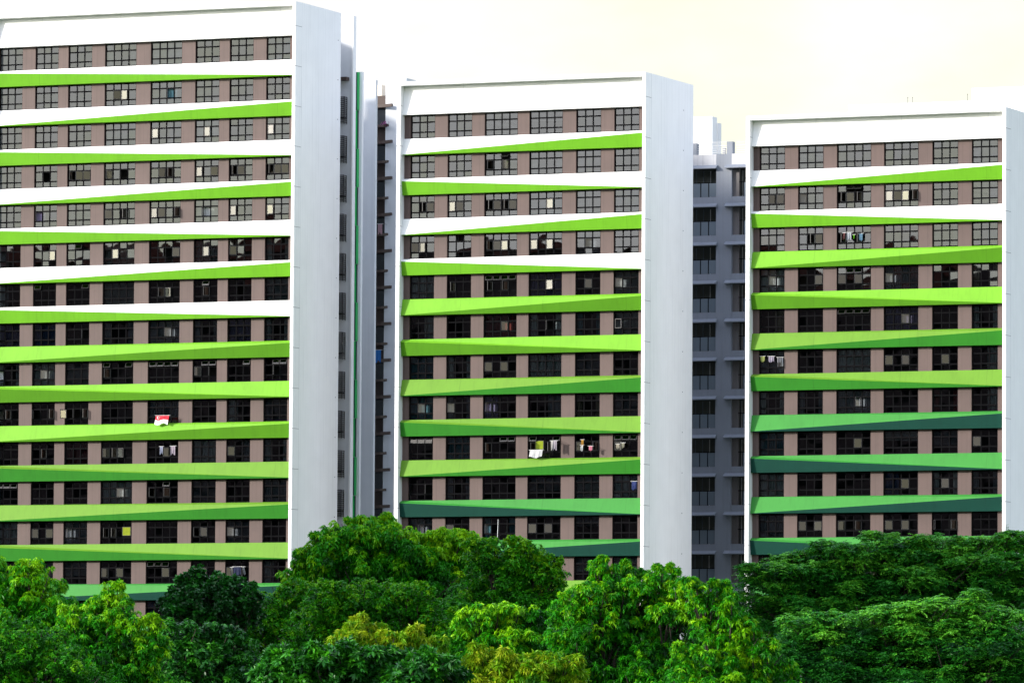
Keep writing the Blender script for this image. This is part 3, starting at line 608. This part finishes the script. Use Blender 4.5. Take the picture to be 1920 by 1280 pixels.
def unit(v): return v / np.maximum(np.linalg.norm(v, axis=1, keepdims=True), 1e-9)
def crown_mesh(name, lobes, kind, dens, ln, seed, agebase):
    """lobes: list of (centre xyz, rx, rz, age shift). Many small leaf blades on clumps spread over every lobe."""
    g = np.random.default_rng(seed); V, A = [], []
    for (c, rx, rz, ag) in lobes:
        nsub = 24 if rx > .5 else 12
        d = unit(g.normal(size=(nsub * 3, 3))); d = d[(d[:, 2] > -.65)][:nsub]; 
        rad = g.uniform(.45, 1.2, len(d))[:, None]
        sc = np.array([rx, rx * .9, rz]); sub = c + d * rad * sc
        for s, ds in zip(sub, d):
            if kind == 'feather': r = np.array([.34, .34, .15]) * rx * g.uniform(.6, 1.25)
            else: r = np.array([.30, .30, .25]) * ((rx + rz) / 2) * g.uniform(.65, 1.3)
            area = 4 * math.pi * r[0] * r[2]; n = max(4, int(area * dens * 1.3))
            dd = unit(g.normal(size=(n, 3)) + np.array([0, -.15, .25])); pos = s + dd * r * g.uniform(.55, 1.05, (n, 1))
            age0 = agebase + ag + g.normal(0, .16)
            if kind == 'feather': m = 14
            elif kind in ('mango', 'flush'): m = 11
            else: m = 8
            P = np.repeat(pos, m, 0); AX = np.repeat(unit(dd + np.array([0, 0, .7])), m, 0); K = len(P)
            if kind == 'feather':
                # a spray: leaflets either side of a drooping midrib
                rib = unit(np.stack([g.normal(size=n), g.normal(size=n), g.normal(-.15, .22, n)], 1)); rib = np.repeat(rib, m, 0)
                tt = np.tile(np.arange(m) // 2, n) / (m / 2) ; sd = np.tile(np.where(np.arange(m) % 2, 1., -1.), n)[:, None]
                up = np.array([0, 0, 1.]); side = unit(np.cross(rib, up)); base = P + rib * (tt * ln * 2.4)[:, None] - up * (tt ** 2 * ln * .6)[:, None]
                dirv = unit(side * sd + rib * .55 + g.normal(0, .12, (K, 3)) - up * .15); L = ln * (1.05 - .5 * tt)[:, None] * g.uniform(.8, 1.15, (K, 1)); wd = ln * .15
                nrm = unit(np.cross(dirv, rib)); 
            else:
                rnd = unit(g.normal(size=(K, 3))); perp = unit(rnd - (rnd * AX).sum(1, keepdims=True) * AX)
                if kind in ('mango', 'flush'): dirv = unit(perp * 1.0 + AX * .25 - np.array([0, 0, .75]) * g.uniform(.3, 1.4, (K, 1)))
                elif kind == 'ficus': dirv = unit(perp + AX * .7)
                else: dirv = unit(perp + AX * .3 - np.array([0, 0, .25]))
                base = P; L = ln * g.uniform(.7, 1.2, (K, 1)); wd = ln * {'mango': .13, 'flush': .12, 'fine': .24, 'ficus': .36, 'dark': .2}[kind]
            side = unit(np.cross(dirv, g.normal(0, .6, (K, 3)) + np.array([0, 0, 1.])))
            mid = base + dirv * L * .45; droop = np.array([0, 0, -1.]) * L * (.22 if kind in ('mango', 'flush') else .08)
            q = np.stack([base, mid + side * wd, base + dirv * L + droop, mid - side * wd], 1)
            V.append(q); age_toplight = np.repeat(age0 + g.normal(0, .10, n) + .06 * dd[:, 2], m) + g.normal(0, .05, K)  # clump tops toned slightly lighter: young tips plus painted top light
            A.append(age_toplight)
    V = np.concatenate(V); A = np.clip(np.concatenate(A), 0, 1); nq = len(V)
    me = bpy.data.meshes.new(name); me.vertices.add(nq * 4); me.vertices.foreach_set('co', V.reshape(-1).astype(np.float32))
    me.loops.add(nq * 4); me.loops.foreach_set('vertex_index', np.arange(nq * 4, dtype=np.int32))
    me.polygons.add(nq); me.polygons.foreach_set('loop_start', np.arange(0, nq * 4, 4, dtype=np.int32)); me.polygons.foreach_set('loop_total', np.full(nq, 4, dtype=np.int32))
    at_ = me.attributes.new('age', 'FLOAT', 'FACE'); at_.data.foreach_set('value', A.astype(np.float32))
    me.materials.append(LM[kind]); me.update(calc_edges=True)
    return me, nq
TOTAL = 0
def tree(name, label, Z, lobes, kind, dens=7, ln=.24, age=.4, seed=1, cat='tree', group='trees in front of the towers', trunkx=None, bare=.0):
    """lobes as (px, py, rx px, ry px[, age shift[, depth offset m]]) of the photo, standing Z metres off"""
    global TOTAL
    ln *= .84; dens *= 1.35
    s = Z / F; W = []
    rr = random.Random(seed)
    for l in lobes:
        dz = l[5] if len(l) > 5 else rr.uniform(-1, 1) * .6
        c = at(l[0], l[1], Z + dz); W.append((np.array(c), l[2] * s * (1. if kind == 'feather' else 1.1), l[3] * s * (1.25 if kind == 'feather' else 1.12), l[4] if len(l) > 4 else 0))
    tf = []
    for w in W:
        for _ in range(3):
            a_ = rr.uniform(-1.2, 1.2); q = rr.uniform(.75, 1.12)
            tf.append((w[0] + np.array([math.sin(a_) * w[1] * q, rr.uniform(-.5, .2) * w[1], math.cos(a_) * w[2] * q]), w[1] * rr.uniform(.2, .38), w[2] * rr.uniform(.28, .5), w[3] + rr.uniform(-.05, .14)))
    fz = 1.5 if kind == 'feather' else .95
    W += [(w[0] + np.array([0, (1.2 if kind == 'feather' else .75) * w[1], -w[2] * fz]), w[1] * 1.05, w[2] * 1.1, w[3]) for w in W] + tf
    bx = trunkx if trunkx is not None else sum(l[0] for l in lobes) / len(lobes)
    base = at(bx, 1300, Z); base.z = 0
    root = empty(name, base); tag(root, label, cat, group)
    off = np.array(base); W2 = [(w[0] - off, w[1], w[2], w[3]) for w in W]
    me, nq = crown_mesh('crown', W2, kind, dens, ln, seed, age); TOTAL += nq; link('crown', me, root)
    m = MB(); zt = min(w[0][2] for w in W2); tz = max(2.0, zt * .72); r0 = .22 + .008 * Z / 10
    lean = rr.uniform(-.4, .4); top = Vector((lean, rr.uniform(.8, 1.2), tz))
    m.tube([(0, 0, -.2), (lean * .3, 0, tz * .4), tuple(top)], [r0 * 1.3, r0, r0 * .75], bark, 8)
    for w in W2[:len(lobes)]:
        e = Vector(w[0]); k = top.lerp(e, .5) + Vector((rr.uniform(-.3, .3), rr.uniform(.3, .8), rr.uniform(-.5, .1)))
        m.tube([tuple(top - Vector((0, 0, .2))), tuple(k), tuple(e)], [r0 * .30, r0 * .17, r0 * .06], bark, 5)
        for _ in range(3):
            q = e + Vector((rr.uniform(-1, 1) * w[1], rr.uniform(-1, 1) * w[1], rr.uniform(.1, .8) * w[2])); m.tube([tuple(k.lerp(e, .6)), tuple(q)], [r0 * .12, r0 * .03], bark, 4)
    m.obj('trunk', root)
    return root

tree('mango_tree', 'bright yellow green mango tree at the left edge', 230,
     [(60, 1085, 38, 30, .25), (25, 1120, 50, 38, .1), (92, 1125, 38, 32, .2), (15, 1165, 60, 40, -.05), (60, 1165, 60, 40, .05), (110, 1165, 28, 36, .1), (105, 1205, 35, 30), (-20, 1130, 50, 60), (-40, 1200, 70, 60)], 'mango', dens=9, ln=.2, age=.42, seed=21)
tree('shade_tree', 'mid green fine leaved tree below the mango at the left edge', 215,
     [(60, 1215, 60, 38), (15, 1235, 60, 40, .05), (105, 1245, 45, 35, .02), (50, 1285, 90, 50, .08), (130, 1290, 60, 40), (-30, 1220, 60, 60), (160, 1310, 60, 40)], 'fine', dens=12, ln=.13, age=.33, seed=22)
tree('mango_tree', 'mango tree with a pointed yellow green top, left of the round dark tree', 220,
     [(212, 1112, 18, 18, .35), (205, 1140, 34, 24, .3), (180, 1160, 36, 26, .22), (235, 1165, 26, 26, .1), (125, 1158, 16, 20, .25), (130, 1190, 24, 26, .1), (190, 1200, 46, 32, .0), (250, 1190, 34, 26, .3), (290, 1172, 20, 16, .4), (262, 1225, 40, 34, .05), (215, 1250, 60, 40, -.1), (285, 1262, 34, 40, .15), (170, 1250, 46, 50, -.1), (240, 1310, 90, 40, -.1)], 'mango', dens=8, ln=.2, age=.38, seed=23)
tree('ficus_tree', 'round dark green glossy tree standing against the left tower', 255,
     [(395, 1098, 44, 22, .2), (352, 1110, 30, 22, .1), (445, 1112, 32, 22, .1), (330, 1132, 26, 22), (395, 1128, 60, 24), (465, 1135, 22, 22), (370, 1152, 40, 14), (425, 1152, 48, 15, -.1)], 'ficus', dens=13, ln=.19, age=.45, seed=24, trunkx=402)
tree('dark_tree', 'dark glossy leaved tree in the shade below the round dark tree', 225,
     [(330, 1200, 44, 28, .1), (395, 1215, 46, 32), (450, 1235, 36, 34), (345, 1250, 60, 36, .1), (420, 1270, 60, 40), (320, 1300, 60, 40), (480, 1290, 46, 40), (400, 1190, 40, 16, -.1)], 'dark', dens=9, ln=.22, age=.4, seed=25)
tree('shade_tree', 'fine leaved green tree in front of the left tower corner', 262,
     [(540, 1120, 32, 22, .15), (520, 1140, 38, 26, .1), (500, 1175, 36, 26, .1), (570, 1130, 50, 30, .1), (555, 1175, 56, 30), (480, 1205, 42, 28, .05), (540, 1215, 60, 30), (520, 1255, 60, 40), (600, 1190, 50, 34, -.05)], 'fine', dens=13, ln=.15, age=.4, seed=26)
tree('mango_tree', 'tallest drooping mango tree, standing between the left and middle towers', 300,
     [(640, 992, 28, 16, .1), (690, 990, 34, 16, .2), (728, 978, 12, 12, .35), (700, 1010, 48, 18, .1), (612, 1020, 26, 18, .1), (660, 1025, 56, 26, .05), (575, 1042, 20, 14, 0.), (600, 1055, 36, 26, .1), (560, 1075, 26, 24, .15), (752, 1006, 24, 18, .3), (775, 1022, 36, 20, .25), (730, 1040, 56, 30, .0), (648, 1070, 60, 30, -.02), (590, 1095, 40, 24, .1), (836, 1012, 26, 14, .38), (862, 1018, 34, 16, .35), (820, 1035, 50, 24, .2), (880, 1040, 30, 24, .2), (800, 1065, 60, 30, -.05), (720, 1085, 70, 30, -.08), (850, 1080, 44, 34, -.1), (800, 1105, 60, 28, -.15)], 'mango', dens=8, ln=.27, age=.42, seed=27, trunkx=740)
tree('shade_tree', 'broad fine leaved tree right of the tallest mango tree', 285,
     [(905, 1032, 30, 18, .2), (975, 1028, 24, 18, .32), (940, 1045, 50, 24, .15), (985, 1055, 34, 26, .2), (1030, 1065, 24, 20, .2), (1000, 1090, 46, 30, .02), (1040, 1100, 22, 34, .05), (930, 1085, 60, 30, 0.), (970, 1125, 64, 24, -.1), (905, 1118, 60, 14, .1), (900, 1145, 60, 20, -.1), (1010, 1150, 50, 24, -.1)], 'fine', dens=13, ln=.17, age=.4, seed=28)
tree('shade_tree', 'wide green rounded tree in the middle row, below the tallest mango', 245,
     [(620, 1120, 46, 22, .1), (665, 1112, 46, 22, .12), (720, 1125, 50, 24, .05), (765, 1122, 44, 22, .18), (795, 1140, 30, 24, .1), (640, 1150, 60, 28, .0), (710, 1160, 60, 28, -.1), (775, 1165, 50, 26, -.02), (825, 1170, 36, 26, .05), (600, 1180, 50, 34, 0.), (840, 1205, 40, 36, .0), (580, 1225, 60, 34, .05), (880, 1200, 30, 40, -.1), (790, 1210, 70, 30, -.1)], 'fine', dens=13, ln=.15, age=.4, seed=29)
tree('mango_tree', 'mango tree with hanging yellow and orange leaves, bottom left of centre', 150,
     [(674, 1170, 13, 14, .42), (668, 1188, 24, 16, .38), (640, 1200, 20, 14, .42), (700, 1192, 24, 16, .4), (722, 1200, 22, 14, .5), (750, 1200, 24, 14, .48), (782, 1190, 14, 15, .55), (764, 1214, 24, 13, .5), (745, 1222, 14, 9, .75), (704, 1204, 12, 8, .75), (792, 1218, 14, 12, .6), (818, 1216, 16, 18, .2), (655, 1210, 30, 12, .4)], 'flush', dens=20, ln=.17, age=.27, seed=30)
tree('broadleaf_tree', 'dark green long leaved tree along the bottom edge left of centre', 146,
     [(560, 1240, 46, 24, .2), (620, 1232, 46, 22, .15), (680, 1240, 50, 20, .1), (740, 1244, 46, 20, .1), (800, 1252, 40, 24, .1), (530, 1275, 50, 30, .15), (600, 1275, 60, 30, .1), (680, 1280, 60, 28, .1), (760, 1285, 60, 28, .05), (830, 1285, 40, 30), (650, 1310, 120, 24)], 'dark', dens=22, ln=.2, age=.42, seed=31)
tree('mango_tree', 'bright green drooping mango tree in the middle of the bottom row', 205,
     [(930, 1152, 36, 18, .25), (890, 1165, 32, 20, .2), (958, 1150, 18, 14, .35), (930, 1180, 46, 22, .12), (1005, 1160, 28, 20, -.15), (1000, 1190, 34, 26, -.2), (955, 1205, 44, 20, .18), (900, 1215, 40, 28, -.1), (1010, 1225, 46, 26, .05), (850, 1240, 46, 34, -.15), (940, 1235, 60, 22, .0)], 'mango', dens=11, ln=.2, age=.42, seed=32)
tree('mango_tree', 'mango tree with olive gold new leaves at the bottom edge right of centre', 150,
     [(893, 1225, 12, 14, .5), (890, 1245, 16, 14, .5), (925, 1238, 18, 14, .42), (950, 1240, 22, 16, .5), (940, 1262, 26, 18, .45), (870, 1262, 26, 18, .5), (980, 1245, 18, 16, .3), (1000, 1265, 24, 20, .42), (1015, 1235, 14, 10, .28), (1045, 1245, 28, 18, .25), (1075, 1248, 16, 14, .4), (1060, 1268, 34, 18, .25), (860, 1290, 40, 22, .5), (940, 1295, 60, 22, .4), (1040, 1295, 60, 22, .3), (1085, 1280, 20, 20, .35), (1000, 1290, 40, 24, .0)], 'flush', dens=20, ln=.18, age=.27, seed=33)
tree('mango_tree', 'large mango tree with yellow green sprays, below the middle tower corner', 190,
     [(1122, 1062, 17, 15, .1), (1140, 1080, 24, 16, .1), (1128, 1092, 16, 16, .2), (1180, 1068, 15, 13, .1), (1185, 1088, 30, 18, .1), (1243, 1075, 22, 14, .18), (1238, 1092, 16, 12, .0), (1215, 1108, 34, 20, .18), (1160, 1112, 40, 22, .1), (1105, 1118, 34, 20, .1), (1268, 1108, 30, 20, .38), (1290, 1125, 26, 24, .38), (1080, 1140, 34, 20, .25), (1130, 1142, 40, 22, .25), (1180, 1140, 36, 22, .05), (1312, 1155, 16, 20, .38), (1255, 1148, 36, 14, .2), (1070, 1175, 40, 26, .05), (1125, 1185, 46, 28, .0), (1185, 1190, 36, 24, .02), (1245, 1200, 20, 24, .38), (1262, 1215, 14, 16, .4), (1230, 1170, 50, 24, -.35), (1290, 1190, 50, 34, -.38), (1150, 1235, 60, 34, -.15), (1070, 1225, 40, 34, -.05), (1215, 1255, 46, 34, .0), (1200, 1290, 80, 34, -.05), (1130, 1290, 60, 30, -.1), (1250, 1240, 36, 40, -.2)], 'mango', dens=12, ln=.17, age=.36, seed=34, trunkx=1200)
tree('mango_tree', 'vivid green mango tree sloping down to the right, beside the feathery trees', 180,
     [(1305, 1098, 24, 14, .08), (1345, 1110, 22, 16, .08), (1365, 1125, 14, 16, .1), (1330, 1140, 34, 24, .0), (1372, 1150, 16, 22, .08), (1350, 1180, 40, 26, .05), (1395, 1178, 28, 20, .15), (1420, 1205, 28, 26, .15), (1385, 1215, 36, 26, .2), (1340, 1225, 30, 24, .15), (1285, 1222, 22, 16, .1), (1315, 1255, 50, 26, .05), (1365, 1250, 26, 26, .38), (1440, 1240, 30, 30, .05), (1400, 1262, 40, 28, .25), (1300, 1290, 60, 26, .0), (1470, 1275, 26, 26, .0), (1380, 1300, 70, 24, .3), (1450, 1300, 50, 24)], 'mango', dens=12, ln=.17, age=.40, seed=35, trunkx=1380)
tree('rain_tree', 'wide feathery rain tree reaching across the right tower', 285,
     [(1412, 1068, 26, 10), (1430, 1080, 20, 10), (1460, 1052, 24, 8, .1), (1500, 1048, 28, 9, .1), (1530, 1040, 30, 10), (1560, 1030, 36, 11), (1600, 1035, 40, 12), (1650, 1012, 30, 11, .1), (1668, 1030, 26, 12), (1610, 1055, 60, 14, .1), (1480, 1070, 50, 12), (1540, 1075, 60, 14), (1720, 1020, 26, 10, .1), (1748, 1016, 34, 11, .15), (1800, 1022, 40, 12, .1), (1850, 1022, 44, 12, .15), (1895, 1006, 24, 8, .1), (1900, 1026, 40, 14, .1), (1710, 1045, 60, 14), (1780, 1050, 60, 14, .1), (1860, 1055, 60, 16), (1450, 1100, 50, 14), (1530, 1105, 70, 16, -.1), (1620, 1095, 70, 16, -.1), (1700, 1085, 70, 16), (1790, 1085, 70, 16), (1880, 1095, 60, 18, -.05), (1430, 1130, 60, 16), (1520, 1140, 80, 18, -.1), (1610, 1135, 70, 18, -.15), (1700, 1120, 80, 18, -.1), (1800, 1120, 80, 18, -.1), (1890, 1130, 60, 20, -.1), (1440, 1165, 60, 20), (1930, 1060, 50, 30)], 'feather', dens=11, ln=.19, age=.50, seed=36, trunkx=1700)
tree('rain_tree', 'nearer feathery tree with pale blue green sprays in tiers, at the bottom right', 235,
     [(1510, 1165, 40, 12, .2), (1560, 1162, 40, 12, .2), (1540, 1185, 60, 14, .1), (1640, 1150, 46, 12, .25), (1690, 1150, 46, 12, .3), (1740, 1140, 46, 12, .3), (1790, 1135, 44, 12, .3), (1820, 1125, 24, 14, .2), (1850, 1148, 44, 14, .25), (1890, 1160, 40, 14, .2), (1780, 1165, 56, 14, .3), (1690, 1185, 50, 14, .3), (1740, 1190, 50, 14, .2), (1820, 1180, 56, 16, .1), (1600, 1195, 60, 18, -.1), (1860, 1200, 60, 18), (1520, 1215, 60, 20, -.1), (1620, 1225, 80, 22, -.15), (1720, 1225, 80, 20, 0.), (1820, 1225, 80, 20, .0), (1900, 1225, 50, 24), (1500, 1255, 60, 28, -.2), (1600, 1260, 80, 26, -.15), (1700, 1265, 80, 26, -.05), (1790, 1270, 80, 24), (1890, 1265, 70, 26, -.05), (1560, 1290, 90, 24, -.1), (1720, 1300, 120, 24)], 'feather', dens=14, ln=.17, age=.40, seed=37, trunkx=1640)
for i, (x, r_) in enumerate(((-10, 130), (180, 120), (360, 110), (540, 120), (740, 130), (930, 130), (1120, 120), (1330, 130), (1520, 120), (1720, 130), (1900, 120))):
    tree('hedge_tree', None, 385 if i % 2 else 392, [(x, 1235 + (i % 3) * 10, r_, 42, 0, 0), (x - 50, 1290, 70, 46, 0, 0), (x + 55, 1285, 70, 46, 0, 0)], 'dark', dens=5, ln=.42, age=.35, seed=60 + i, group='dark trees at the foot of the towers')['label'] = 'low dark tree at the foot of the towers, glimpsed between the front crowns'
print('LEAVES', TOTAL)

# ------------------------------------------------------------------ light
SUN = Vector((-1.38, -.51, .46)).normalized()
el = math.asin(SUN.z); az = math.atan2(SUN.x, SUN.y)
sl = bpy.data.lights.new('sun', 'SUN'); sl.energy = 3.1; sl.angle = R(4.0); sl.color = (1, .95, .87)
so = bpy.data.objects.new('sun', sl); COL.objects.link(so); so.rotation_euler = SUN.to_track_quat('Z', 'Y').to_euler()
w = bpy.data.worlds.new('World'); S.world = w; w.use_nodes = True; N = w.node_tree.nodes; L = w.node_tree.links; N.clear()
out = N.new('ShaderNodeOutputWorld'); bg = N.new('ShaderNodeBackground'); bg.inputs[1].default_value = .15
sky = N.new('ShaderNodeTexSky'); sky.sky_type = 'NISHITA'; sky.sun_disc = False; sky.sun_elevation = el; sky.sun_rotation = az
sky.air_density = 1.0; sky.dust_density = 3.0; sky.ozone_density = 1.0
tc = N.new('ShaderNodeTexCoord'); mp = N.new('ShaderNodeMapping'); mp.inputs['Scale'].default_value = (1, 1, 2.2); L.new(tc.outputs['Generated'], mp.inputs[0])
ns = N.new('ShaderNodeTexNoise'); ns.inputs['Scale'].default_value = 14; ns.inputs['Detail'].default_value = 5; L.new(mp.outputs[0], ns.inputs['Vector'])
cr = N.new('ShaderNodeValToRGB'); cr.color_ramp.elements[0].position = .38; cr.color_ramp.elements[0].color = (3.74, 3.76, 3.05, 1); cr.color_ramp.elements[1].position = .58; cr.color_ramp.elements[1].color = (3.9, 3.85, 3.8, 1)
L.new(ns.outputs[0], cr.inputs[0])
def mth(op, a, b):
    m_ = N.new('ShaderNodeMath'); m_.operation = op
    for i_, v_ in enumerate((a, b)):
        if isinstance(v_, (int, float)): m_.inputs[i_].default_value = v_
        else: L.new(v_, m_.inputs[i_])
    return m_.outputs[0]
def rng_(v, a, b, c, d):
    r_ = N.new('ShaderNodeMapRange'); L.new(v, r_.inputs[0])
    for i_, x_ in enumerate((a, b, c, d)): r_.inputs[i_ + 1].default_value = x_
    return r_.outputs[0]
sp = N.new('ShaderNodeSeparateXYZ'); L.new(tc.outputs['Generated'], sp.inputs[0])
dp = N.new('ShaderNodeVectorMath'); dp.operation = 'DOT_PRODUCT'; L.new(tc.outputs['Generated'], dp.inputs[0]); dp.inputs[1].default_value = SUN
glow = mth('ADD', rng_(dp.outputs['Value'], .1, .95, 1, 2.1), rng_(dp.outputs['Value'], .935, 1.0, 0, 9))                       # the low haze is brighter on the sun's side
hz_ = N.new('ShaderNodeVectorMath'); hz_.operation = 'SCALE'; L.new(cr.outputs[0], hz_.inputs[0]); L.new(glow, hz_.inputs['Scale'])
hi = N.new('ShaderNodeMix'); hi.data_type = 'RGBA'; hi.inputs[0].default_value = .6; L.new(sky.outputs[0], hi.inputs[6]); hi.inputs[7].default_value = (6.4, 7.2, 9.2, 1)
mx = N.new('ShaderNodeMix'); mx.data_type = 'RGBA'; L.new(rng_(sp.outputs[2], .16, .34, 0, 1), mx.inputs[0])
L.new(hz_.outputs[0], mx.inputs[6]); L.new(hi.outputs[2], mx.inputs[7]); L.new(mx.outputs[2], bg.inputs[0]); L.new(bg.outputs[0], out.inputs[0])
